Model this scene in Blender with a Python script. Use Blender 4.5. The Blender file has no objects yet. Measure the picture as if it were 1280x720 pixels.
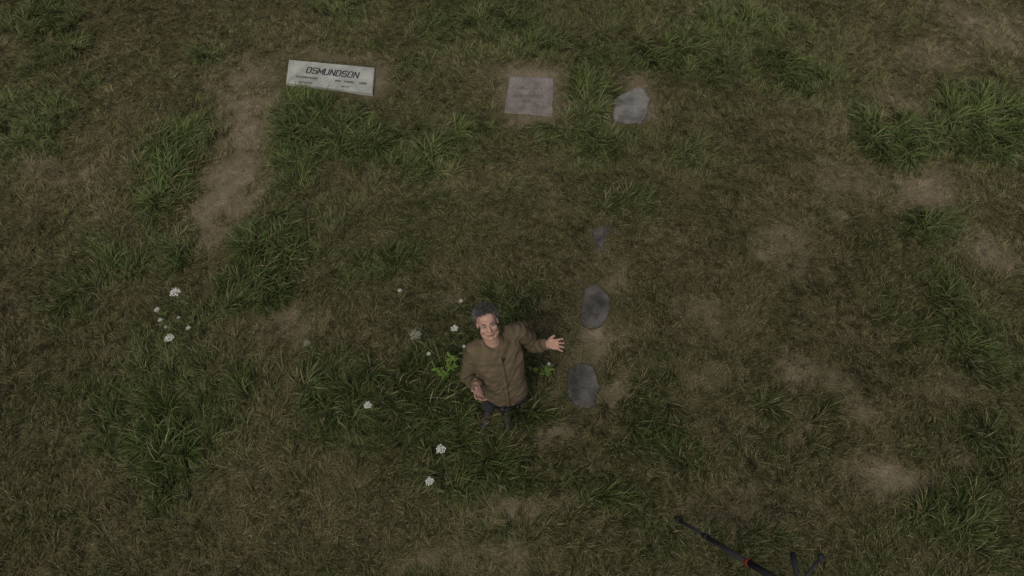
import bpy, bmesh, math, random
import numpy as np
from mathutils import Vector, Matrix, noise
random.seed(7); rng=np.random.default_rng(7)
scene=bpy.context.scene
R=math.radians
# ---------------------------------------------------------------- camera
CH=6.0; TILT=R(30); F=853.33
cam_d=bpy.data.cameras.new("camera"); cam=bpy.data.objects.new("camera",cam_d)
scene.collection.objects.link(cam)
cam_d.lens=24; cam_d.sensor_width=36; cam_d.clip_end=2000; cam_d.clip_start=0.05
cam.location=(0,0,CH); cam.rotation_euler=(TILT,0,0)
scene.camera=cam
def P(u,v,z=0.0):
    """image pixel u, v projected along its camera ray to height z"""
    dx=(u-640)/F; dy=-(v-360)/F
    y=dy*math.cos(TILT)+math.sin(TILT); zz=dy*math.sin(TILT)-math.cos(TILT)
    t=(CH-z)/(-zz)
    return Vector((dx*t,y*t,z))
# ---------------------------------------------------------------- helpers
def nt_mat(name):
    m=bpy.data.materials.new(name); m.use_nodes=True
    nt=m.node_tree; b=nt.nodes["Principled BSDF"]; return m,nt,b
def noise_mat(name,c1,c2,scale=20,rough=.85,bump=.3,bscale=None,detail=6,spec=.3,dist=.01):
    m,nt,b=nt_mat(name)
    tc=nt.nodes.new("ShaderNodeTexCoord")
    n=nt.nodes.new("ShaderNodeTexNoise"); n.inputs["Scale"].default_value=scale; n.inputs["Detail"].default_value=detail
    r=nt.nodes.new("ShaderNodeValToRGB"); r.color_ramp.elements[0].position=.3; r.color_ramp.elements[1].position=.7
    r.color_ramp.elements[0].color=(*c1,1); r.color_ramp.elements[1].color=(*c2,1)
    nt.links.new(tc.outputs["Object"],n.inputs["Vector"]); nt.links.new(n.outputs["Fac"],r.inputs["Fac"])
    nt.links.new(r.outputs["Color"],b.inputs["Base Color"])
    b.inputs["Roughness"].default_value=rough; b.inputs["Specular IOR Level"].default_value=spec
    if bump:
        n2=nt.nodes.new("ShaderNodeTexNoise"); n2.inputs["Scale"].default_value=bscale or scale*3; n2.inputs["Detail"].default_value=5
        bp=nt.nodes.new("ShaderNodeBump"); bp.inputs["Strength"].default_value=bump; bp.inputs["Distance"].default_value=dist
        nt.links.new(tc.outputs["Object"],n2.inputs["Vector"]); nt.links.new(n2.outputs["Fac"],bp.inputs["Height"])
        nt.links.new(bp.outputs["Normal"],b.inputs["Normal"])
    return m
def new_obj(name,me,parent=None,mat=None,smooth=True):
    o=bpy.data.objects.new(name,me); scene.collection.objects.link(o)
    if parent: o.parent=parent
    if mat: me.materials.append(mat)
    if smooth:
        for p in me.polygons: p.use_smooth=True
    return o
def empty(name,loc=(0,0,0)):
    e=bpy.data.objects.new(name,None); scene.collection.objects.link(e); e.empty_display_size=.1; return e
def bm_obj(name,bm,parent=None,mat=None,smooth=True):
    me=bpy.data.meshes.new(name); bmesh.ops.recalc_face_normals(bm,faces=bm.faces); bm.to_mesh(me); bm.free()
    return new_obj(name,me,parent,mat,smooth)
_tab=rng.random((6,256,256))
def vnoise(x,y,k):
    xi=np.floor(x).astype(int); yi=np.floor(y).astype(int); fx=x-xi; fy=y-yi
    fx=fx*fx*(3-2*fx); fy=fy*fy*(3-2*fy); T=_tab[k%6]
    a=T[xi%256,yi%256];b=T[(xi+1)%256,yi%256];c=T[xi%256,(yi+1)%256];d=T[(xi+1)%256,(yi+1)%256]
    return (a*(1-fx)+b*fx)*(1-fy)+(c*(1-fx)+d*fx)*fy
def fbm(x,y,f,octv=4,k=0):
    s=0;a=.5;tot=0
    for i in range(octv):
        s=s+a*vnoise(x*f+17.3*i+k*31,y*f+9.1*i+k*57,k+i); tot+=a; a*=.5; f*=2.03
    return s/tot
def blobfield(x,y,blobs,jit=.5,k=0):
    out=np.zeros_like(x)
    jx=(fbm(x,y,1.6,4,k)-.5)*jit*2; jy=(fbm(x,y,1.6,4,k+2)-.5)*jit*2
    for (u,v,ru,rv,s) in blobs:
        c=P(u,v); rx=abs(P(u+ru,v).x-c.x); ry=abs(P(u,v-rv).y-P(u,v+rv).y)/2
        d=((x+jx-c.x)/rx)**2+((y+jy-c.y)/ry)**2
        out=np.maximum(out,s*np.exp(-d*.8))
    return out
DIRT=[(312,95,36,20,.65),(318,135,36,26,.75),(310,175,38,30,.9),(296,220,38,30,.9),(280,262,38,24,.9),(264,298,32,20,.75),
 (1155,235,38,18,.8),(1130,130,34,17,.68),(1235,315,30,22,.7),(1062,235,50,30,.52),(1112,597,50,16,.75),(1075,520,38,28,.52),
 (985,300,45,36,.45),(700,535,30,14,.4),(650,640,70,20,.42),(1195,480,26,18,.42),(905,640,50,20,.4),(1215,25,50,38,.48),(1170,75,50,24,.4),
 (662,96,42,14,.85),(662,154,42,12,.6),(625,120,14,30,.5),(704,120,14,30,.6),(795,103,26,10,.8),(818,130,12,24,.5),(760,145,10,16,.5),(590,705,80,16,.42),(768,362,16,26,.5),(752,430,20,16,.6),(732,440,20,10,.5),
 (757,490,14,32,.6),(700,470,10,26,.4),(760,335,30,18,.35),(890,400,40,24,.38),(880,480,34,20,.36),(1000,470,36,22,.4),(478,95,12,22,.7),(412,70,70,6,.45),
 (130,590,40,20,.28),(375,410,35,22,.38),(90,215,60,22,.28),(1010,150,50,22,.3),(1020,540,30,20,.35),(1210,560,30,18,.3)]
LUSH=[(212,205,28,62,1.1),(222,305,24,38,1.),(372,150,34,32,1.1),(352,205,16,30,.8),(348,315,46,44,1.15),(330,360,48,20,.9),(740,110,20,42,.9),(560,500,110,60,.8),(640,525,45,22,1.),(650,470,36,50,.75),
 (235,560,50,55,.65),(430,510,60,50,.75),(850,70,110,35,.7),(1140,182,38,24,1.1),(1165,285,34,34,.9),(600,30,90,30,.6),(1190,410,60,45,.7),(965,505,26,16,.9),
 (940,25,60,22,.7),(1240,150,50,40,.75),(1245,560,60,60,.7),(680,60,60,30,.7),(520,205,40,25,.8),(1035,525,20,22,.9),(760,650,130,45,.55),(780,260,60,30,.5),(262,75,30,25,.65),(460,170,40,30,.6),(600,600,80,50,.65),(1200,650,60,40,.7),(300,480,60,40,.5),(40,30,60,30,.6),
 (1000,90,60,26,.5),(860,200,50,22,.5),(900,560,70,34,.55),(480,320,50,24,.5),(120,330,40,26,.5)]
DRY=[(100,250,150,110,.6),(480,630,150,50,.6),(160,100,120,70,.5),(960,240,140,80,.65),(600,185,90,50,.6),(860,350,120,70,.5),(330,420,80,30,.5),(1060,450,120,70,.5),(1130,80,110,60,.6),(560,110,60,40,.5),(60,420,80,50,.3),(1020,620,130,60,.4),(400,230,60,50,.3),(420,30,80,30,.4)]
def masks(x,y):
    d=blobfield(x,y,DIRT,.22,1); l=blobfield(x,y,LUSH,.35,2); r=blobfield(x,y,DRY,.5,3)
    n=fbm(x,y,.9,5,4); n2=fbm(x,y,2.7,4,5); n3=fbm(x,y,6.,3,1)
    d=np.clip(d*1.15-.06+((n2-.5)*.7+(n3-.5)*.7)*(d>.10)+np.clip((n3-.66)*2.0,0,.3),0,1)
    l=np.clip(l*(.35+.7*n2+.6*n3)+np.clip((.43-n)*3,0,.5),0,1)*(1-d*.9)
    g=np.clip(.66+(n2-.5)*1.4+(n3-.5)*.8-r*.42+l*.5-d*.35,0,1)
    return d,l,g,r
def hgt(x,y):
    return (fbm(x,y,.5,3,1)-.5)*.07+(fbm(x,y,4,3,2)-.5)*.03
# ---------------------------------------------------------------- ground
def axis(lo,hi,step,far):
    a=np.arange(lo,hi+1e-6,step); e=[step]; 
    while sum(e)<far: e.append(e[-1]*1.35)
    c=np.cumsum(e); return np.concatenate([lo-c[::-1],a,hi+c])
xs=axis(-11,11,.07,400); ys=axis(-3,13,.07,400)
X,Y=np.meshgrid(xs,ys); Z=hgt(X,Y)
nx=len(xs);ny=len(ys)
verts=np.stack([X.ravel(),Y.ravel(),Z.ravel()],1)
idx=np.arange(nx*ny).reshape(ny,nx)
faces=np.stack([idx[:-1,:-1].ravel(),idx[:-1,1:].ravel(),idx[1:,1:].ravel(),idx[1:,:-1].ravel()],1)
gm=bpy.data.meshes.new("ground")
gm.vertices.add(len(verts)); gm.vertices.foreach_set("co",verts.astype(np.float32).ravel())
gm.loops.add(len(faces)*4); gm.loops.foreach_set("vertex_index",faces.astype(np.int32).ravel())
gm.polygons.add(len(faces)); gm.polygons.foreach_set("loop_start",np.arange(0,len(faces)*4,4,dtype=np.int32))
gm.update(); gm.validate()
d,l,g,r=masks(verts[:,0],verts[:,1])
for nm,arr in (("dirt",d),("green",g)):
    a=gm.attributes.new(nm,'FLOAT','POINT'); a.data.foreach_set("value",arr.astype(np.float32))
m,nt,b=nt_mat("soil_and_thatch")
def N(t,**k):
    n=nt.nodes.new(t)
    for a,v in k.items(): n.inputs[a].default_value=v
    return n
geo=N("ShaderNodeNewGeometry")
ad=N("ShaderNodeAttribute"); ad.attribute_name="dirt"
n1=N("ShaderNodeTexNoise",Scale=9.,Detail=8.,Roughness=.7); n2=N("ShaderNodeTexNoise",Scale=60.,Detail=5.,Roughness=.7)
for n in (n1,n2): nt.links.new(geo.outputs["Position"],n.inputs["Vector"])
def ramp(c1,c2,p1=.3,p2=.7):
    r=nt.nodes.new("ShaderNodeValToRGB"); r.color_ramp.elements[0].position=p1; r.color_ramp.elements[1].position=p2
    r.color_ramp.elements[0].color=(*c1,1); r.color_ramp.elements[1].color=(*c2,1); return r
soil=ramp((.15,.12,.078),(.33,.275,.19)); nt.links.new(n1.outputs["Fac"],soil.inputs["Fac"])
th=ramp((.040,.040,.018),(.135,.125,.060)); nt.links.new(n2.outputs["Fac"],th.inputs["Fac"])
mx=nt.nodes.new("ShaderNodeMix"); mx.data_type='RGBA'
nt.links.new(ad.outputs["Fac"],mx.inputs[0]); nt.links.new(th.outputs["Color"],mx.inputs[6]); nt.links.new(soil.outputs["Color"],mx.inputs[7])
mx2=nt.nodes.new("ShaderNodeMix"); mx2.data_type='RGBA'; mx2.blend_type='MULTIPLY'; mx2.inputs[0].default_value=.7
r2=ramp((.40,.38,.34),(1,1,1),.35,.6); nt.links.new(n2.outputs["Fac"],r2.inputs["Fac"])
nt.links.new(mx.outputs[2],mx2.inputs[6]); nt.links.new(r2.outputs["Color"],mx2.inputs[7])
nt.links.new(mx2.outputs[2],b.inputs["Base Color"]); b.inputs["Roughness"].default_value=1; b.inputs["Specular IOR Level"].default_value=.1
bp=N("ShaderNodeBump",Strength=.8,Distance=.02); nt.links.new(n2.outputs["Fac"],bp.inputs["Height"]); nt.links.new(bp.outputs["Normal"],b.inputs["Normal"])
new_obj("ground",gm,None,m)
# ---------------------------------------------------------------- slabs / markers
POLY=[]
def slab(name,px,top,mat,jag=.012,seed=0,sub=6,mottle=.004):
    rnd=random.Random(seed)
    pts=[P(u,v) for u,v in px]; ring=[]
    n=len(pts)
    for i in range(n):
        a,bb=pts[i],pts[(i+1)%n]
        for k in range(sub):
            p=a.lerp(bb,k/sub); ring.append(p)
    if jag>0.004:
        for _ in range(2): ring=[(ring[i-1]+ring[i]*2+ring[(i+1)%len(ring)])/4 for i in range(len(ring))]
        ring=[p+Vector((rnd.uniform(-1,1),rnd.uniform(-1,1),0))*jag for p in ring]
    POLY.append(np.array([(p.x,p.y) for p in ring]))
    c=sum(ring,Vector())/len(ring)
    bm=bmesh.new(); prev=None; M=len(ring)
    levels=[(1.0,-.08),(1.0,top-.012),(.985,top-.003),(.96,top),(.75,top),(.5,top),(.25,top)]
    for s,z in levels:
        cur=[bm.verts.new((c.x+(p.x-c.x)*s,c.y+(p.y-c.y)*s,z+(noise.noise(Vector((p.x*s*9,p.y*s*9,seed)))*mottle if z>=top-.003 else 0))) for p in ring]
        if prev:
            for i in range(M): bm.faces.new((prev[i],prev[(i+1)%M],cur[(i+1)%M],cur[i]))
        prev=cur
    cv=bm.verts.new((c.x,c.y,top))
    for i in range(M): bm.faces.new((prev[i],prev[(i+1)%M],cv))
    return bm_obj(name,bm,None,mat,False)
def granite(name,c1,c2,c3):
    m,nt,b=nt_mat(name); tc=nt.nodes.new("ShaderNodeTexCoord")
    a=nt.nodes.new("ShaderNodeTexNoise"); a.inputs["Scale"].default_value=6; a.inputs["Detail"].default_value=8
    v=nt.nodes.new("ShaderNodeTexNoise"); v.inputs["Scale"].default_value=90; v.inputs["Detail"].default_value=4
    r=nt.nodes.new("ShaderNodeValToRGB"); r.color_ramp.elements[0].color=(*c1,1); r.color_ramp.elements[1].color=(*c2,1)
    r.color_ramp.elements[0].position=.35; r.color_ramp.elements[1].position=.65
    r2=nt.nodes.new("ShaderNodeValToRGB"); r2.color_ramp.elements[0].color=(*c3,1); r2.color_ramp.elements[1].color=(1,1,1,1)
    r2.color_ramp.elements[0].position=.38; r2.color_ramp.elements[1].position=.55
    mx=nt.nodes.new("ShaderNodeMix"); mx.data_type='RGBA'; mx.blend_type='MULTIPLY'; mx.inputs[0].default_value=.7
    for n in (a,v): nt.links.new(tc.outputs["Object"],n.inputs["Vector"])
    nt.links.new(a.outputs["Fac"],r.inputs["Fac"]); nt.links.new(v.outputs["Fac"],r2.inputs["Fac"])
    nt.links.new(r.outputs["Color"],mx.inputs[6]); nt.links.new(r2.outputs["Color"],mx.inputs[7]); nt.links.new(mx.outputs[2],b.inputs["Base Color"])
    b.inputs["Roughness"].default_value=.85; b.inputs["Specular IOR Level"].default_value=.2
    bp=nt.nodes.new("ShaderNodeBump"); bp.inputs["Strength"].default_value=.6; bp.inputs["Distance"].default_value=.012
    nt.links.new(a.outputs["Fac"],bp.inputs["Height"]); nt.links.new(bp.outputs["Normal"],b.inputs["Normal"])
    return m
gr_light=granite("granite_light",(.33,.35,.31),(.50,.50,.45),(.45,.45,.45))
gr_mauve=granite("granite_mauve",(.16,.145,.132),(.28,.25,.225),(.45,.45,.45))
slate=granite("slate_grey",(.12,.122,.112),(.25,.242,.22),(.45,.45,.45))
slate_d=granite("slate_dark",(.045,.044,.039),(.125,.118,.102),(.4,.4,.4))
ink=noise_mat("engraved_letters",(.02,.022,.03),(.05,.05,.06),60,.8,0)
ink2=noise_mat("engraved_faint",(.10,.095,.09),(.15,.14,.13),60,.9,0)
def marker(name,px,top,mat):
    e=empty(name); s=slab("stone_slab",px,top,mat,0.0015,3,8,.001); s.parent=e
    return e,s
hm,_=marker("grave_marker",[(362,77),(469,87),(466,119),(358,106)],.035,gr_light)
c=[P(*q,.035) for q in [(362,77),(469,87),(466,119),(358,106)]]
mc=sum(c,Vector())/4; ux=((c[1]-c[0])+(c[2]-c[3])).normalized(); uy=Vector((-ux.y,ux.x,0))
ang=math.atan2(ux.y,ux.x); mw=((c[1]-c[0]).length+(c[2]-c[3]).length)/2; mh=((c[0]-c[3]).length+(c[1]-c[2]).length)/2
# sandblasted capitals, one stroke path per letter (w,h in a unit cell)
GL={'O':[[(.15,0),(.85,0),(1,.18),(1,.82),(.85,1),(.15,1),(0,.82),(0,.18),(.15,0)]],
 'S':[[(0,.12),(.12,0),(.88,0),(1,.12),(1,.4),(.88,.52),(.12,.52),(0,.64),(0,.88),(.12,1),(.88,1),(1,.88)]],
 'M':[[(-.08,0),(-.08,1),(.5,.25),(1.08,1),(1.08,0)]],
 'U':[[(0,1),(0,.15),(.15,0),(.85,0),(1,.15),(1,1)]],
 'N':[[(0,0),(0,1),(1,0),(1,1)]],
 'D':[[(0,0),(.75,0),(1,.22),(1,.78),(.75,1),(0,1),(0,0)]]}
def letters(word,total,h,sw):
    n=len(word); cell=total/n; lw=cell*.68; bm=bmesh.new(); zc=0
    for i,chh in enumerate(word):
        x0=-total/2+cell*i+cell*.16; w_=lw
        for path in GL[chh]:
            for a,b2 in zip(path,path[1:]):
                p=Vector((x0+a[0]*w_,(a[1]-.5)*h,0)); q=Vector((x0+b2[0]*w_,(b2[1]-.5)*h,0)); dr=(q-p).normalized(); nr=Vector((-dr.y,dr.x,0))*sw/2; ex=dr*sw*.4; zc=(zc+1)%5; zz=Vector((0,0,zc*.0003))
                bm.faces.new([bm.verts.new(v+zz) for v in (p-nr-ex,q-nr+ex,q+nr+ex,p+nr-ex)])
    return bm
ts=bm_obj("name_lettering",letters("OSMUNDSON",mw*.62,.095,.015),hm,ink,False)
ts.location=mc+uy*mh*.20+Vector((0,0,.0025)); ts.rotation_euler=(0,0,ang)
def worn(parent,center,axx,axy,rows,mat,seed,z):
    rnd=random.Random(seed); bm=bmesh.new()
    for (ox,oy,wd,h) in rows:
        x=ox-wd/2
        while x<ox+wd/2:
            lw=rnd.uniform(.35,.75)*h
            if rnd.random()<.85:
                for q in range(2):
                    sx=x+q*lw*.6; t=h*.17
                    a=[(sx,oy-h/2*rnd.uniform(.7,1)),(sx+t,oy-h/2),(sx+t,oy+h/2),(sx,oy+h/2*rnd.uniform(.7,1))]
                    bm.faces.new([bm.verts.new(center+axx*p[0]+axy*p[1]+Vector((0,0,z))) for p in a])
                yy=oy+rnd.choice([-.4,0,.4])*h
                a=[(x+h*.18,yy-h*.07),(x+lw*.6-.0005,yy-h*.07),(x+lw*.6-.0005,yy+h*.07),(x+h*.18,yy+h*.07)]
                bm.faces.new([bm.verts.new(center+axx*p[0]+axy*p[1]+Vector((0,0,z))) for p in a])
            x+=lw+h*.25
    return bm_obj("worn_lettering",bm,parent,mat,False)
worn(hm,mc,ux,uy,[(-mw*.27,-mh*.10,.26,.035),(mw*.24,-mh*.10,.38,.035),(-mw*.27,-mh*.30,.22,.024),(mw*.2,-mh*.30,.09,.03)],ink,5,.003)
h2,_=marker("grave_marker",[(637,97),(692,99),(691,148),(630,143)],.03,gr_mauve)
c=[P(*q,.03) for q in [(637,97),(692,99),(691,148),(630,143)]]; mc=sum(c,Vector())/4
worn(h2,mc,Vector((1,0,0)),Vector((0,1,0)),[(0,.14,.3,.04),(0,.02,.4,.03),(0,-.08,.34,.03)],ink2,9,.0035)
slab("stepping_stone",[(767,126),(786,117),(800,109),(811,127),(807,148),(800,157),(767,154)],.045,slate,.014,11)
slab("stepping_stone",[(731,361),(746,355),(762,372),(764,388),(752,408),(741,413),(726,406),(727,385)],.03,slate_d,.012,12)
slab("stepping_stone",[(712,462),(722,455),(742,460),(749,483),(744,507),(733,513),(712,502),(709,480)],.03,slate_d,.012,13)
slab("stepping_stone",[(740,288),(752,281),(768,286),(772,302),(763,314),(745,313)],.008,slate_d,.014,14)
# ---------------------------------------------------------------- grass
def tuft(name,n,rad,L,W,th0,bend,azs,seed,straw=.3):
    rd=np.random.default_rng(seed); vs=[];fs=[];sh=[];sw=[];hh=[]
    for i in range(n):
        a=rd.uniform(0,2*math.pi); q=rad*math.sqrt(rd.random()); bx,by=q*math.cos(a),q*math.sin(a)
        az=rd.normal(0,azs) if azs<3 else rd.uniform(0,2*math.pi)
        ln=rd.uniform(*L); w=rd.uniform(*W)/2; t0=rd.uniform(*th0); bd=rd.uniform(*bend)
        x,y,z=bx,by,-.01; dx,dy=math.cos(az),math.sin(az); sx,sy=-dy,dx; base=len(vs)
        S=3; tw=rd.uniform(-.6,.6); s=rd.random(); st=1.0 if rd.random()<straw else 0.
        for k in range(S+1):
            t=k/S; ww=w*(1,.95,.65,0)[k]
            if k<S:
                vs+= [(x-sx*ww,y-sy*ww,z-tw*ww),(x+sx*ww,y+sy*ww,z+tw*ww)]
            else: vs.append((x,y,z))
            th=t0+bd*(t+.17); st_=ln/S
            hh+= [t]*(2 if k<S else 1); sh+=[s]*(2 if k<S else 1); sw+=[st]*(2 if k<S else 1)
            x+=dx*math.sin(th)*st_; y+=dy*math.sin(th)*st_; z+=math.cos(th)*st_
            z=max(z,.004+.004*s)
        for k in range(S-1):
            fs.append((base+2*k,base+2*k+1,base+2*k+3,base+2*k+2))
        fs.append((base+2*S-2,base+2*S-1,base+2*S))
    me=bpy.data.meshes.new(name); me.from_pydata(vs,[],fs)
    for nm,ar in (("shade",sh),("straw",sw),("hgt",hh)):
        at=me.attributes.new(nm,'FLOAT','POINT'); at.data.foreach_set("value",np.array(ar,dtype=np.float32))
    me.materials.append(grass_mat)
    for p in me.polygons: p.use_smooth=True
    return bpy.data.objects.new(name,me)
grass_mat=bpy.data.materials.new("grass_blades"); grass_mat.use_nodes=True; nt=grass_mat.node_tree; nt.nodes.clear()
out=N("ShaderNodeOutputMaterial")
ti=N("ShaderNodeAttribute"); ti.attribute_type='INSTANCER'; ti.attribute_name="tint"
s_=N("ShaderNodeAttribute"); s_.attribute_name="shade"; w_=N("ShaderNodeAttribute"); w_.attribute_name="straw"; h_=N("ShaderNodeAttribute"); h_.attribute_name="hgt"
mr=N("ShaderNodeMapRange"); mr.inputs["To Min"].default_value=.4; mr.inputs["To Max"].default_value=1.7; nt.links.new(s_.outputs["Fac"],mr.inputs["Value"])
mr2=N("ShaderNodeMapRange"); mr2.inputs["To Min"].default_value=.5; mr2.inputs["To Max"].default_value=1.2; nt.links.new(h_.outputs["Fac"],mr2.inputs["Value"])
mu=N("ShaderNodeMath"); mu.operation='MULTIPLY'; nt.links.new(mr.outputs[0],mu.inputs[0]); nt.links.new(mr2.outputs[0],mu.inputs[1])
ms=nt.nodes.new("ShaderNodeMix"); ms.data_type='RGBA'; ms.inputs[7].default_value=(.27,.24,.14,1)
mf=N("ShaderNodeMath"); mf.operation='MULTIPLY'; mf.inputs[1].default_value=.7; nt.links.new(w_.outputs["Fac"],mf.inputs[0])
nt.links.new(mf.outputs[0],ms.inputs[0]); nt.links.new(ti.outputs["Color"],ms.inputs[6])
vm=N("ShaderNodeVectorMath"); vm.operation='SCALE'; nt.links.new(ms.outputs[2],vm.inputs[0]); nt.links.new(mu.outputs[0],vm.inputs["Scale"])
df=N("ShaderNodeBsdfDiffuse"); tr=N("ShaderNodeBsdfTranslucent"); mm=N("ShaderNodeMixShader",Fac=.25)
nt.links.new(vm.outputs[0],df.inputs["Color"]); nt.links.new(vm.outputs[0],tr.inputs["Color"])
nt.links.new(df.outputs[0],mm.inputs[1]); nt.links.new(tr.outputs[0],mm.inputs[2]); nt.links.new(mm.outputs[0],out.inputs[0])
D=R(1)
tcol=bpy.data.collections.new("grass_tufts")
specs=[]
for i in range(4): specs.append(("a_short%d"%i,25,.055,(.07,.16),(.004,.008),(15*D,60*D),(30*D,80*D),.6,.28))
for i in range(3): specs.append(("b_straw%d"%i,18,.06,(.06,.15),(.003,.006),(50*D,80*D),(5*D,30*D),1.2,.8))
for i in range(4): specs.append(("c_long%d"%i,38,.05,(.18,.38),(.007,.012),(5*D,40*D),(50*D,105*D),.7,.12))
for i,(nm,n,rad,L,W,t0,bd,az,st) in enumerate(specs): tcol.objects.link(tuft(nm,n,rad,L,W,t0,bd,az,100+i,st))
NP=68000
px=rng.uniform(-8.8,8.8,NP); py=rng.uniform(-.6,10.2,NP)
d,l,g,r=masks(px,py)
keep=rng.random(NP)>d*.78
px,py,d,l,g,r=[a[keep] for a in (px,py,d,l,g,r)]
def inside(px,py,poly,shrink=.97):
    c=poly.mean(0); q=c+(poly-c)*shrink; ins=np.zeros(len(px),bool); n=len(q)
    for i in range(n):
        x1,y1=q[i]; x2,y2=q[(i+1)%n]
        cond=((y1>py)!=(y2>py))&(px<(x2-x1)*(py-y1)/(y2-y1+1e-12)+x1); ins^=cond
    return ins
bad=np.zeros(len(px),bool); near=np.zeros(len(px),bool)
for i,q in enumerate(POLY): bad|=inside(px,py,q,1.10 if i!=5 else .7); near|=inside(px,py,q,1.5)
fp=P(620,520); shoes=(np.hypot(px-fp.x,py-fp.y)<.13)
bad|=shoes
px,py,d,l,g,r,near=[a[~bad] for a in (px,py,d,l,g,r,near)]
M=len(px)
strawy=rng.random(M)<np.clip(.10+.45*(1-g)+.6*d,0,1)
longy=(rng.random(M)<np.clip((l-.30)*.85,0,.5))&(~near)
idxs=rng.integers(0,4,M); idxs=np.where(strawy,4+rng.integers(0,3,M),idxs); idxs=np.where(longy,7+rng.integers(0,4,M),idxs)
flow=fbm(px,py,.9,3,3)*5*math.pi
rz=flow+rng.normal(0,.7,M); rz=np.where(rng.random(M)<.18,rng.uniform(0,6.28,M),rz)
sc=rng.uniform(.65,1.2,M)*(.75+.5*l)*(1-.3*d)*(1-.45*near)
sc=np.where(longy,rng.uniform(.5,1.0,M)*(.5+.65*l),sc)
dryc=np.array([.170,.148,.078]); grn=np.array([.094,.110,.040]); lus=np.array([.084,.124,.038])
t=np.clip(g+rng.normal(0,.15,M),0,1)[:,None]
tint=dryc*(1-t)+grn*t
li=np.clip(l*1.1,0,1)[:,None]; tint=tint*(1-.75*li)+lus*.75*li
tint=tint*(1-d[:,None])+np.array([.30,.255,.155])*d[:,None]
bm_=fbm(px,py,.35,3,2); br=(.98+.5*(bm_-.5)*2+.055*(py-3.5)); br=np.clip(br,.55,1.35)  # random patches; slope paints vignette dimming, with deeper turf, into near grass colour
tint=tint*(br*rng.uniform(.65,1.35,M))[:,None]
gp=bpy.data.meshes.new("grass"); gp.vertices.add(M)
co=np.stack([px,py,hgt(px,py)-.003],1); gp.vertices.foreach_set("co",co.astype(np.float32).ravel())
def att(nm,ty,arr,key):
    a=gp.attributes.new(nm,ty,'POINT'); a.data.foreach_set(key,arr)
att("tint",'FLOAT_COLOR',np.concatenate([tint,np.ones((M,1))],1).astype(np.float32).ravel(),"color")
att("rot",'FLOAT_VECTOR',np.stack([rng.normal(0,.12,M),rng.normal(0,.12,M),rz],1).astype(np.float32).ravel(),"vector")
att("scl",'FLOAT',sc.astype(np.float32),"value"); att("pick",'INT',idxs.astype(np.int32),"value")
go=new_obj("grass",gp,None,None,False)
ng=bpy.data.node_groups.new("scatter_grass","GeometryNodeTree")
ng.interface.new_socket("Geometry",in_out='INPUT',socket_type='NodeSocketGeometry'); ng.interface.new_socket("Geometry",in_out='OUTPUT',socket_type='NodeSocketGeometry')
gi=ng.nodes.new("NodeGroupInput"); gout=ng.nodes.new("NodeGroupOutput")
ci=ng.nodes.new("GeometryNodeCollectionInfo"); ci.inputs["Collection"].default_value=tcol; ci.inputs["Separate Children"].default_value=True; ci.inputs["Reset Children"].default_value=True
ip=ng.nodes.new("GeometryNodeInstanceOnPoints"); ip.inputs["Pick Instance"].default_value=True
def na(nm,ty):
    n=ng.nodes.new("GeometryNodeInputNamedAttribute"); n.data_type=ty; n.inputs["Name"].default_value=nm; return n.outputs["Attribute"]
ng.links.new(gi.outputs[0],ip.inputs["Points"]); ng.links.new(ci.outputs[0],ip.inputs["Instance"])
ng.links.new(na("rot",'FLOAT_VECTOR'),ip.inputs["Rotation"]); ng.links.new(na("scl",'FLOAT'),ip.inputs["Scale"]); ng.links.new(na("pick",'INT'),ip.inputs["Instance Index"])
ng.links.new(ip.outputs[0],gout.inputs[0])
mo=go.modifiers.new("scatter",'NODES'); mo.node_group=ng
# ---------------------------------------------------------------- wildflowers
petal=noise_mat("white_petals",(.50,.52,.45),(.66,.66,.61),80,.8,0)
stemm=noise_mat("green_stems",(.07,.10,.03),(.12,.15,.05),30,.8,0)
def tube(bm,pts,rads,n=12,cap=True,flat=None):
    pts=[Vector(p) for p in pts]; prev=None; 
    t0=(pts[1]-pts[0]).normalized(); ref=Vector((0,0,1)) if abs(t0.z)<.9 else Vector((1,0,0))
    nrm=(ref-t0*ref.dot(t0)).normalized()
    if flat is not None: nrm=(flat-t0*flat.dot(t0)).normalized()
    rings=[]
    for i,p in enumerate(pts):
        tt=(pts[min(i+1,len(pts)-1)]-pts[max(i-1,0)]).normalized()
        nrm=(nrm-tt*nrm.dot(tt)).normalized(); bn=tt.cross(nrm)
        rr=rads[i]; rx,ry=(rr if isinstance(rr,tuple) else (rr,rr))
        rings.append([bm.verts.new(p+nrm*ry*math.cos(2*math.pi*k/n)+bn*rx*math.sin(2*math.pi*k/n)) for k in range(n)])
    for a,b2 in zip(rings,rings[1:]):
        for k in range(n): bm.faces.new((a[k],a[(k+1)%n],b2[(k+1)%n],b2[k]))
    if cap:
        for rg,s,p,q in ((rings[0],-1,pts[0],pts[1]),(rings[-1],1,pts[-1],pts[-2])):
            rr=rads[0] if s<0 else rads[-1]; rr=min(rr) if isinstance(rr,tuple) else rr
            c=bm.verts.new(p+(p-q).normalized()*rr*.6)
            for k in range(n): bm.faces.new((rg[k],rg[(k+1)%n],c))
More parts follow.
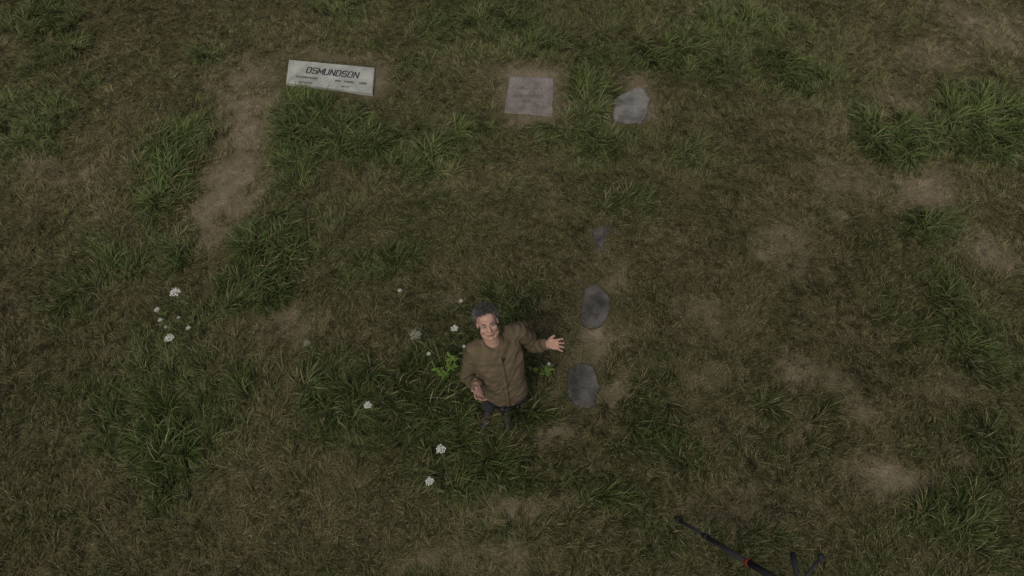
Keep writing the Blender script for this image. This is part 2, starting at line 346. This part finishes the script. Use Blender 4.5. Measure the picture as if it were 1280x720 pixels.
def flower(u,v,hz,rad,seed):
    rd=random.Random(seed); e=empty("white_wildflower")
    top=P(u,v,hz); base=Vector((top.x+rd.uniform(-.05,.05),top.y+rd.uniform(-.05,.05),-.02))
    bm=bmesh.new(); tube(bm,[base,base.lerp(top,.5)+Vector((.01,0,0)),top],[.003,.0025,.002],6)
    heads=[]
    nn=22
    for i in range(nn):
        a=i*2.39996; q=rad*math.sqrt((i+.5)/nn); c=top+Vector((q*math.cos(a),q*math.sin(a),.02-.25*q+rd.uniform(-.003,.003)))
        heads.append(c); tube(bm,[top,c],[.0012,.001],4,False)
    for s in range(3):
        z=hz*(.25+.2*s); p=base.lerp(top,(z+.02)/(hz+.02)); a=rd.uniform(0,6.28); dv=Vector((math.cos(a),math.sin(a),.3))
        tube(bm,[p,p+dv*.05,p+dv*.1+Vector((0,0,-.02))],[(.002,.001),(.008,.001),(.002,.0008)],6)
    bm_obj("stem",bm,e,stemm)
    bm=bmesh.new()
    for c in heads:
        for j in range(5):
            a=rd.uniform(0,6.28); q=rad*.14; cc=c+Vector((q*math.cos(a),q*math.sin(a),rd.uniform(0,.004))); s=rad*rd.uniform(.09,.14)
            vs=[bm.verts.new(cc+Vector((s*math.cos(a+k*1.2566),s*math.sin(a+k*1.2566),rd.uniform(-.002,.002)))) for k in range(5)]
            bm.faces.new(vs)
    bm_obj("umbel",bm,e,petal,False)
for i,(u,v,hz,rad) in enumerate([(219,366,.3,.046),(197,388,.25,.024),(201,401,.25,.020),(212,423,.3,.040),(236,411,.22,.020),(568,411,.35,.032),(536,443,.3,.018),
   (500,364,.2,.018),(576,377,.25,.018),(551,562,.4,.038),(537,602,.4,.034),(460,507,.35,.032),(224,398,.2,.014),(208,410,.2,.014),(686,456,.3,.015),(580,434,.2,.016)]):
    flower(u,v,hz,rad,i)
dull=noise_mat("seedhead_grey",(.17,.18,.13),(.27,.28,.21),80,.8,0)
petal_keep=petal; petal=dull; flower(519,419,.3,.05,51); flower(384,430,.25,.03,52); petal=petal_keep
leafm=noise_mat("weed_leaves",(.08,.135,.02),(.13,.20,.035),25,.6,0)
def weed(u,v,hz,n,seed,spread=.12):
    rd=random.Random(seed); e=empty("leafy_weed"); base=P(u,v,0); bm=bmesh.new(); bl=bmesh.new()
    for s in range(4):
        a=rd.uniform(0,6.28); tip=base+Vector((math.cos(a)*spread,math.sin(a)*spread,hz*rd.uniform(.7,1)))
        mid=base.lerp(tip,.5)+Vector((0,0,.04)); tube(bm,[base,mid,tip],[.004,.003,.002],6)
        for j in range(n):
            t=rd.uniform(.3,1); p=base.lerp(tip,t)+Vector((0,0,.03*(1-t))); b2=rd.uniform(0,6.28); L=rd.uniform(.04,.07); w=L*.2
            dv=Vector((math.cos(b2),math.sin(b2),rd.uniform(-.1,.5))).normalized(); sd=dv.cross(Vector((0,0,1))).normalized()
            q=[p,p+dv*L*.35+sd*w,p+dv*L*.7+sd*w*.7,p+dv*L+Vector((0,0,-.01)),p+dv*L*.7-sd*w*.7,p+dv*L*.35-sd*w]
            bl.faces.new([bl.verts.new(x) for x in q])
    bm_obj("stalks",bm,e,stemm); bm_obj("leaves",bl,e,leafm,False)
weed(562,472,.28,13,1,.11); weed(673,470,.25,5,2,.1)
# ---------------------------------------------------------------- man
man=empty("man")
def finish(name,bm,mat,voxel,smooth_it=6,wr=None):
    me=bpy.data.meshes.new(name); bmesh.ops.recalc_face_normals(bm,faces=bm.faces); bm.to_mesh(me); bm.free()
    o=bpy.data.objects.new(name,me); scene.collection.objects.link(o)
    r_=o.modifiers.new("r",'REMESH'); r_.mode='VOXEL'; r_.voxel_size=voxel
    if smooth_it:
        s=o.modifiers.new("s",'SMOOTH'); s.iterations=smooth_it; s.factor=.5
    bpy.context.view_layer.update()
    m2=bpy.data.meshes.new_from_object(o.evaluated_get(bpy.context.evaluated_depsgraph_get())); bpy.data.objects.remove(o)
    if wr:
        nn=[v.normal.copy() for v in m2.vertices]
        for v,n_ in zip(m2.vertices,nn): v.co+=n_*wr(v.co)
    return new_obj(name,m2,man,mat)
def ell(bm,c,r,M_=None,seg=20,rot=None):
    mt=(M_ if M_ else Matrix())@Matrix.Translation(c)@(rot if rot else Matrix())@Matrix.Diagonal((*r,1))
    bmesh.ops.create_uvsphere(bm,u_segments=seg,v_segments=seg//2+4,radius=1,matrix=mt)
shirt_m=noise_mat("olive_shirt",(.098,.077,.048),(.134,.106,.067),14,.95,.35,55,dist=.006,spec=.1)
trous_m=noise_mat("dark_jeans",(.028,.028,.032),(.05,.05,.055),40,.9,.3,90)
skin_m=noise_mat("skin",(.37,.215,.16),(.48,.30,.23),30,.6,.15,200,spec=.3,dist=.001)
hair_m=noise_mat("dark_greying_hair",(.018,.016,.015),(.105,.098,.09),45,.85,0,spec=.1)
grey_m=noise_mat("grey_hair_strands",(.05,.047,.044),(.20,.19,.18),60,.85,0,spec=.1)
shoe_m=noise_mat("dark_leather",(.02,.016,.013),(.04,.034,.028),30,.5,.2)
black_m=noise_mat("black_leather",(.012,.012,.013),(.022,.022,.024),40,.45,.1)
lip_m=noise_mat("lips",(.30,.15,.115),(.36,.185,.145),60,.6,0)
eye_m=noise_mat("eye_white",(.42,.40,.38),(.5,.48,.45),60,.3,0); iris_m=noise_mat("iris",(.02,.02,.02),(.05,.04,.03),60,.2,0)
button_m=noise_mat("button",(.05,.04,.03),(.08,.06,.04),60,.4,0)
hip=P(632,483,.95); neck=P(616,428,1.47); rsh=P(595,437,1.40); lsh=P(647,413,1.40)
sa=math.atan2(lsh.y-rsh.y,lsh.x-rsh.x)
feet=P(621,517,0)
def sec(z,t,rx,ry,dy=0):
    c=hip.lerp(neck,t); a=sa*(.35+.65*t); s=Vector((math.cos(a),math.sin(a),0)); f=Vector((s.y,-s.x,0))
    return Vector((c.x,c.y,z))+f*dy,s,f,rx,ry
def loft(bm,secs,n=32,e=2.3):
    rings=[]
    for c,s,f,rx,ry in secs:
        rg=[]
        for k in range(n):
            a=2*math.pi*k/n; ca,sn=math.cos(a),math.sin(a)
            x=abs(ca)**(2/e)*math.copysign(1,ca); y=abs(sn)**(2/e)*math.copysign(1,sn)
            rg.append(bm.verts.new(c+s*rx*x+f*ry*y))
        rings.append(rg)
    for a,b2 in zip(rings,rings[1:]):
        for k in range(n): bm.faces.new((a[k],a[(k+1)%n],b2[(k+1)%n],b2[k]))
    bm.faces.new(rings[0]); bm.faces.new(rings[-1][::-1])
relb=P(584,473,1.10); rwr=P(596,482,1.31); rtip=P(602,509,1.37)
lelb=P(670,434,1.12); lwr=P(684,430,1.33); ltip=P(709,431,1.43)
bm=bmesh.new()
loft(bm,[sec(.885,-.06,.172,.132,.0),sec(.93,0,.174,.135,.003),sec(1.0,.12,.172,.135,.012),sec(1.1,.3,.174,.136,.015),sec(1.2,.48,.186,.135,.01),sec(1.3,.66,.197,.130,0),sec(1.38,.8,.192,.110,-.005),sec(1.43,.9,.160,.090,-.005),sec(1.465,1.0,.095,.075,0),sec(1.49,1.05,.066,.064,0)])
tube(bm,[neck.lerp(rsh,.6),rsh,rsh.lerp(relb,.5)+Vector((-.008,0,0)),relb,relb.lerp(rwr,.5),rwr.lerp(relb,.06)],[.07,.076,.064,.056,.050,.041],20)
tube(bm,[neck.lerp(lsh,.6),lsh,lsh.lerp(lelb,.5)+Vector((.008,0,0)),lelb,lelb.lerp(lwr,.5),lwr.lerp(lelb,.06)],[.07,.076,.064,.056,.050,.041],20)
for w_p,e_p in ((rwr,relb),(lwr,lelb)):
    tube(bm,[w_p.lerp(e_p,.22),w_p.lerp(e_p,.03)],[.044,.044],20)
def wrinkle(co):
    q=Vector((co.x*7+co.z*4,co.y*7,co.z*15)); a=noise.noise(q)
    b2=noise.noise(Vector((co.x*22,co.y*22,co.z*30)))
    dl=min((co-relb).length,(co-lelb).length); k=.005*math.sin(dl*110)*math.exp(-(dl/.09)**2)
    diag=noise.noise(Vector((co.x*16-co.z*12,co.y*4,co.z*5)))
    return (1-abs(a)*2)*.010+b2*.005+k+(1-abs(diag)*2)*.006-.008
finish("shirt",bm,shirt_m,.009,3,wrinkle)
# collar, placket, buttons
fdir=Vector((math.sin(sa),-math.cos(sa),0)); sdir=Vector((math.cos(sa),math.sin(sa),0))
bm=bmesh.new()
nk=neck+Vector((0,0,.010))
ringp=[]
for k in range(25):
    a=-.5*math.pi+.06+(2*math.pi-.12)*k/24
    rr=.068; ringp.append((nk+sdir*rr*math.cos(a)+fdir*(-rr*math.sin(a)),a))
prev=None
for i,(p,a) in enumerate(ringp):
    rad_=(p-nk).normalized(); e_=max(0,1-min(i,24-i)/4); drop=.016+.018*e_; dn=-.028*e_
    vs=[bm.verts.new(p+Vector((0,0,-.02+dn))-rad_*.004),bm.verts.new(p+Vector((0,0,.026+dn))),bm.verts.new(p+rad_*(.020+.012*e_)+Vector((0,0,-drop+dn)))]
    if prev:
        bm.faces.new((prev[0],vs[0],vs[1],prev[1])); bm.faces.new((prev[1],vs[1],vs[2],prev[2]))
    prev=vs
o=bm_obj("collar",bm,man,shirt_m); so=o.modifiers.new("s",'SOLIDIFY'); so.thickness=.004
# belt + trousers + shoes
bm=bmesh.new()
loft(bm,[sec(.99,.06,.150,.112),sec(.93,0,.156,.118),sec(.86,-.1,.164,.124),sec(.80,-.1,.158,.12)])
pc=Vector((hip.x,hip.y,.87))
ank=[]
for sgn in (-1,1):
    hj=pc+Vector((sgn*.080,.02,0)); ft=Vector((feet.x+sgn*.075,feet.y+.03,.09)); kn=hj.lerp(ft,.47)+Vector((0,-.01,0)); kn.z=.49
    tube(bm,[hj+Vector((0,0,.03)),hj+Vector((0,0,-.08)),kn,kn.lerp(ft,.4)+Vector((0,.015,0)),ft],[.095,.092,.068,.064,.054],20); ank.append(ft)
finish("trousers",bm,trous_m,.010,4,lambda c_: noise.noise(Vector((c_.x*12,c_.y*12,c_.z*22)))*.006)
bm=bmesh.new()
loft(bm,[sec(.842,-.09,.169,.130),sec(.880,-.07,.167,.128)]); 
bm_obj("belt",bm,man,black_m)
for ft,sgn in zip(ank,(-1,1)):
    bm=bmesh.new(); dv=Vector((sgn*.25,-1,0)).normalized()
    tube(bm,[ft+Vector((0,0,.03)),ft+Vector((0,0,-.03))],[.052,.05],16)
    p=Vector((ft.x,ft.y,.035)); tube(bm,[p-dv*.06,p,p+dv*.08,p+dv*.15,p+dv*.19],[(.034,.034),(.04,.042),(.046,.034),(.046,.026),(.032,.02)],16)
    finish("shoe",bm,shoe_m,.006,4)
bm=bmesh.new(); hp=sec(.86,-.07,.18,.14)[0]+Vector((-.03,-.145,.0))
tube(bm,[hp+Vector((0,0,-.07)),hp+Vector((0,0,.03))],[(.03,.016),(.036,.02)],10); bm_obj("belt_pouch",bm,man,black_m)
# head
HC=P(609,403,1.655)
f=Vector((.16,-.80,.60)).normalized(); u=Vector((-.22,.60,.78)); u=(u-f*u.dot(f)).normalized(); s=f.cross(u)
HM=Matrix(((s.x,f.x,u.x,HC.x),(s.y,f.y,u.y,HC.y),(s.z,f.z,u.z,HC.z),(0,0,0,1)))
bm=bmesh.new()
ell(bm,(0,-.012,.03),(.074,.095,.085),HM); ell(bm,(0,.022,-.03),(.062,.066,.075),HM)
ell(bm,(0,.035,-.06),(.05,.05,.045),HM); ell(bm,(0,.068,-.093),(.026,.022,.02),HM)
ell(bm,(0,.05,.055),(.058,.042,.045),HM)
hl=lambda x,y,z: HM@Vector((x,y,z))
tube(bm,[hl(-.05,.066,.028),hl(-.025,.084,.030),hl(0,.086,.026),hl(.025,.084,.030),hl(.05,.066,.028)],[.010,.013,.011,.013,.010],10)
tube(bm,[hl(0,.082,.022),hl(0,.098,0),hl(0,.112,-.022),hl(0,.107,-.030)],[.009,.010,.013,.010],12)
for q in (-1,1):
    ell(bm,(q*.012,.098,-.027),(.009,.011,.008),HM,12); ell(bm,(q*.040,.058,-.022),(.024,.026,.024),HM,14)
    ell(bm,(q*.072,-.008,-.008),(.008,.017,.028),HM,14,Matrix.Rotation(q*-.3,4,'Z'))
    tube(bm,[hl(q*.05,.0,-.06),hl(q*.045,.035,-.08),hl(q*.02,.065,-.09)],[.02,.02,.018],10)
ell(bm,(0,.078,-.057),(.028,.018,.020),HM,14)
nb=neck+Vector((0,0,-.05))
tube(bm,[nb,neck.lerp(hl(0,-.02,-.07),.5),hl(0,-.012,-.04)],[.066,.058,.056],20)
def skinbump(c_): return noise.noise(c_*60)*.0008
finish("head",bm,skin_m,.0042,3,skinbump)
bm=bmesh.new()
tube(bm,[hl(-.023,.089,-.056),hl(-.008,.0975,-.0535),hl(0,.097,-.0545),hl(.008,.0975,-.0535),hl(.023,.089,-.056)],[.002,.0035,.003,.0035,.002],8)
tube(bm,[hl(-.022,.088,-.0625),hl(0,.0945,-.065),hl(.022,.088,-.0625)],[.002,.004,.002],8)
bm_obj("lips",bm,man,lip_m)
bm=bmesh.new(); tube(bm,[hl(-.022,.0935,-.0592),hl(0,.0985,-.0592),hl(.022,.0935,-.0592)],[.001,.0018,.001],6); bm_obj("mouth_line",bm,man,iris_m)
bm=bmesh.new(); bi=bmesh.new(); bb=bmesh.new()
for q in (-1,1):
    ell(bm,(q*.030,.0745,.006),(.0145,.012,.0075),HM,16); ell(bi,(q*.030,.0835,.0060),(.0058,.0040,.0055),HM,12)
    tube(bb,[hl(q*.013,.0955,.031),hl(q*.030,.0965,.037),hl(q*.048,.078,.034)],[.003,.0045,.002],8)
    tube(bb,[hl(q*.017,.0845,.0120),hl(q*.030,.0885,.0145),hl(q*.044,.079,.0110)],[.0012,.0020,.001],6)
bm_obj("eyes",bm,man,eye_m); bm_obj("irises",bi,man,iris_m); bm_obj("eyebrows",bb,man,hair_m)
# hair: short swept-back crop with receding temples
bm=bmesh.new(); bs=bmesh.new(); bgs=bmesh.new()
C=Vector((0,-.014,.032)); Rr=Vector((.0770,.099,.089))
nu,nv=72,40; grid={}
def hairline(x,y):
    rec=.014*min(1,(abs(x)/.045)**2)
    if y>.045: return .084-.22*(y-.045)+rec
    if y>.0: return .030+(y/.045)*.054+rec*.5
    if y>-.02: return .0+(y+.02)/.02*.030
    return -.055
for i in range(nu):
    for j in range(nv):
        th=math.pi*j/(nv-1); ph=2*math.pi*i/nu
        dv=Vector((math.sin(th)*math.cos(ph),math.sin(th)*math.sin(ph),math.cos(th)))
        k=1+.06*noise.noise(dv*7)+.05*noise.noise(dv*18)+.05*max(0,dv.z)*max(0,dv.y+.2)
        p=C+Vector((dv.x*Rr.x,dv.y*Rr.y,dv.z*Rr.z))*k
        grid[i,j]=(bm.verts.new(HM@p),p)
rd=random.Random(4)
for i in range(nu):
    for j in range(nv-1):
        q=[grid[i,j],grid[(i+1)%nu,j],grid[(i+1)%nu,j+1],grid[i,j+1]]
        pc_=sum((z[1] for z in q),Vector())/4
        if pc_.z>hairline(pc_.x,pc_.y)+.012*noise.noise(pc_*90):
            if j==0: bm.faces.new((q[0][0],q[2][0],q[3][0])) if len({q[0][0],q[2][0],q[3][0]})==3 else None
            else: bm.faces.new([z[0] for z in q])
            for _ in range(5):
                p=pc_+Vector((rd.uniform(-.005,.005),)*3); n_=(p-C); n_=Vector((n_.x/Rr.x**2,n_.y/Rr.y**2,n_.z/Rr.z**2)).normalized()
                flow_=Vector((.5,-.7,.1)) if pc_.z>.06 else Vector((0,-.7,-.7)); dd=(n_*.55+flow_*.55+Vector((rd.uniform(-.4,.4),rd.uniform(-.4,.4),rd.uniform(-.4,.4)))).normalized()
                L=rd.uniform(.014,.034); sd=dd.cross(n_).normalized()*.0013
                side=min(1,max(0,(abs(pc_.x)-.03)/.035)); tgt=bgs if rd.random()<.18+.6*side else bs
                tgt.faces.new([tgt.verts.new(HM@z) for z in (p-sd-n_*.002,p+sd-n_*.002,p+dd*L)])
bmesh.ops.delete(bm,geom=[v for v in bm.verts if not v.link_faces],context='VERTS')
bm_obj("hair",bm,man,hair_m); bm_obj("hair_strands",bs,man,hair_m); bm_obj("grey_strands",bgs,man,grey_m)
# hands
def hand(name,wr,tip,palm,left,splay=1.0,curl=14):
    fx=(tip-wr).normalized(); pn=(palm-fx*palm.dot(fx)).normalized(); ty=pn.cross(fx) if left else fx.cross(pn)
    M_=lambda x,y,z: wr+fx*x+ty*y+pn*z
    bm=bmesh.new()
    tube(bm,[M_(-.05,0,0),M_(-.01,0,0),M_(.02,0,0),M_(.055,.0,0),M_(.085,0,0),M_(.1,0,0)],[(.027,.022),(.026,.020),(.034,.018),(.042,.016),(.042,.014),(.036,.011)],20,flat=pn)
    ell_m=Matrix.Translation(M_(.035,.022,.010)); bmesh.ops.create_uvsphere(bm,u_segments=12,v_segments=8,radius=.016,matrix=ell_m)
    for k,(y0,L,spl) in enumerate([(.033,.074,.16),(.011,.083,.04),(-.011,.077,-.07),(-.032,.060,-.22)]):
        p=Vector((.088,y0,0)); a=0; pts=[M_(p.x-.015,p.y,0),M_(*p)]; rr=[.0095,.0098]
        for seg,fr in enumerate((.45,.30,.25)):
            a+=R(curl+rd.uniform(-4,6))*(1 if seg else .5); st=Vector((math.cos(a)*math.cos(spl*splay),math.cos(a)*math.sin(spl*splay),math.sin(a)))*L*fr
            p=p+st; pts.append(M_(*p)); rr.append((.0092,.0082,.0066)[seg])
        tube(bm,pts,rr,10)
    p=[Vector((.018,.022,.004)),Vector((.045,.046,.012)),Vector((.070,.062,.018)),Vector((.093,.070,.026))]
    tube(bm,[M_(*q) for q in p],[.015,.0125,.011,.0085],12)
    finish(name,bm,skin_m,.0034,2)
hand("hand",rwr,rtip,Vector((.55,-.05,.8)),False,1.0,16)
hand("hand",lwr,ltip,Vector((-.05,-.55,.8)),True,1.3,10)
sh=bpy.data.objects["shirt"]; bpy.context.view_layer.update(); dg=bpy.context.evaluated_depsgraph_get(); she=sh.evaluated_get(dg)
bm=bmesh.new(); prev=None; bt=bmesh.new()
for i in range(26):
    t=i/25; z=1.425-t*.53; c_,s2,f2,_,_=sec(z,(z-.90)/.57,0,0)
    ok,loc,n_,_=she.ray_cast(c_+f2*.5,-f2)
    if ok:
        a=bm.verts.new(loc-s2*.014+f2*.004); b2=bm.verts.new(loc+s2*.014+f2*.004)
        if prev: bm.faces.new((prev[0],prev[1],b2,a))
        prev=(a,b2)
        if i%5==2: bmesh.ops.create_uvsphere(bt,u_segments=10,v_segments=6,radius=.006,matrix=Matrix.Translation(loc+f2*.009))
o=bm_obj("placket",bm,man,shirt_m); so=o.modifiers.new("s",'SOLIDIFY'); so.thickness=.004
bm_obj("buttons",bt,man,button_m)
c_,s2,f2,_,_=sec(1.40,.88,0,0); ok,loc,n_,_=she.ray_cast(c_+f2*.5+s2*.02,-f2)
if ok:
    bm=bmesh.new(); q=loc+f2*.012; tube(bm,[q+Vector((0,0,-.02)),q+Vector((0,0,.02))],[.008,.010],10); bm_obj("clip_microphone",bm,man,black_m)
# ---------------------------------------------------------------- tripod
tri=empty("camera_tripod"); foam=noise_mat("tripod_foam",(.015,.015,.017),(.03,.03,.033),80,.8,.2); redm=noise_mat("red_ring",(.30,.03,.025),(.38,.04,.03),40,.5,0)
alu=noise_mat("tripod_tube",(.03,.03,.035),(.055,.055,.06),50,.4,0)
apx=P(985,738,1.30); f1=P(845,648,0); dv0=Vector((f1.x-apx.x,f1.y-apx.y,0))
bf=bmesh.new(); ba=bmesh.new(); br_=bmesh.new()
for k in range(3):
    dv=Matrix.Rotation(k*2*math.pi/3,3,'Z')@dv0; ft=Vector((apx.x+dv.x,apx.y+dv.y,.0)); top=apx+dv.normalized()*.04
    L=lambda t:top.lerp(ft,t)
    tube(bf,[L(0),L(.26)],[.026,.024],14); tube(br_,[L(.262),L(.276)],[.0255,.0255],14); tube(ba,[L(.26),L(.66)],[.019,.019],12); tube(bf,[L(.64),L(.68)],[.025,.023],12)
    tube(ba,[L(.68),L(.97)],[.014,.014],12); tube(bf,[L(.955),L(1)],[.022,.018],12)
tube(ba,[apx+Vector((0,0,-.25)),apx+Vector((0,0,.12))],[.016,.016],14); tube(bf,[apx+Vector((0,0,-.05)),apx+Vector((0,0,.03))],[.055,.06],16)
hd=apx+Vector((0,0,.14)); tube(bf,[hd,hd+Vector((0,0,.05))],[.038,.034],16); tube(bf,[hd+Vector((-.04,0,.065)),hd+Vector((.05,0,.065))],[(.036,.016),(.036,.016)],12)
hn=P(991,692,1.38); tube(ba,[hd+Vector((0,0,.05)),hn],[.010,.010],10); tube(bf,[hd.lerp(hn,.45)+Vector((0,0,.025)),hn],[.016,.019],12)
kn=P(1026,697,1.42); tube(ba,[hd+Vector((0,0,.03)),kn],[.010,.010],8); bmesh.ops.create_uvsphere(bf,u_segments=14,v_segments=8,radius=.024,matrix=Matrix.Translation(kn))
bm_obj("leg_grips_and_head",bf,tri,foam); bm_obj("leg_tubes",ba,tri,alu); bm_obj("leg_rings",br_,tri,redm)
# ---------------------------------------------------------------- light
EL,AZ=R(58),R(200)
w=bpy.data.worlds.new("World"); scene.world=w; w.use_nodes=True; nt=w.node_tree
sk=nt.nodes.new("ShaderNodeTexSky"); sk.sky_type='NISHITA'; sk.sun_disc=False; sk.sun_elevation=EL; sk.sun_rotation=AZ; sk.dust_density=6; sk.air_density=1
bg=nt.nodes["Background"]; nt.links.new(sk.outputs[0],bg.inputs["Color"]); bg.inputs["Strength"].default_value=.062
sd_=bpy.data.lights.new("sun",'SUN'); sd_.energy=1.25; sd_.angle=R(14); sd_.color=(1,.95,.86)
so_=bpy.data.objects.new("sun",sd_); scene.collection.objects.link(so_)
dirv=Vector((math.sin(AZ)*math.cos(EL),math.cos(AZ)*math.cos(EL),math.sin(EL)))
so_.rotation_euler=dirv.to_track_quat('Z','Y').to_euler(); so_.location=(0,0,20)
scene.view_settings.view_transform='Standard'; scene.view_settings.look='None'; scene.view_settings.exposure=0
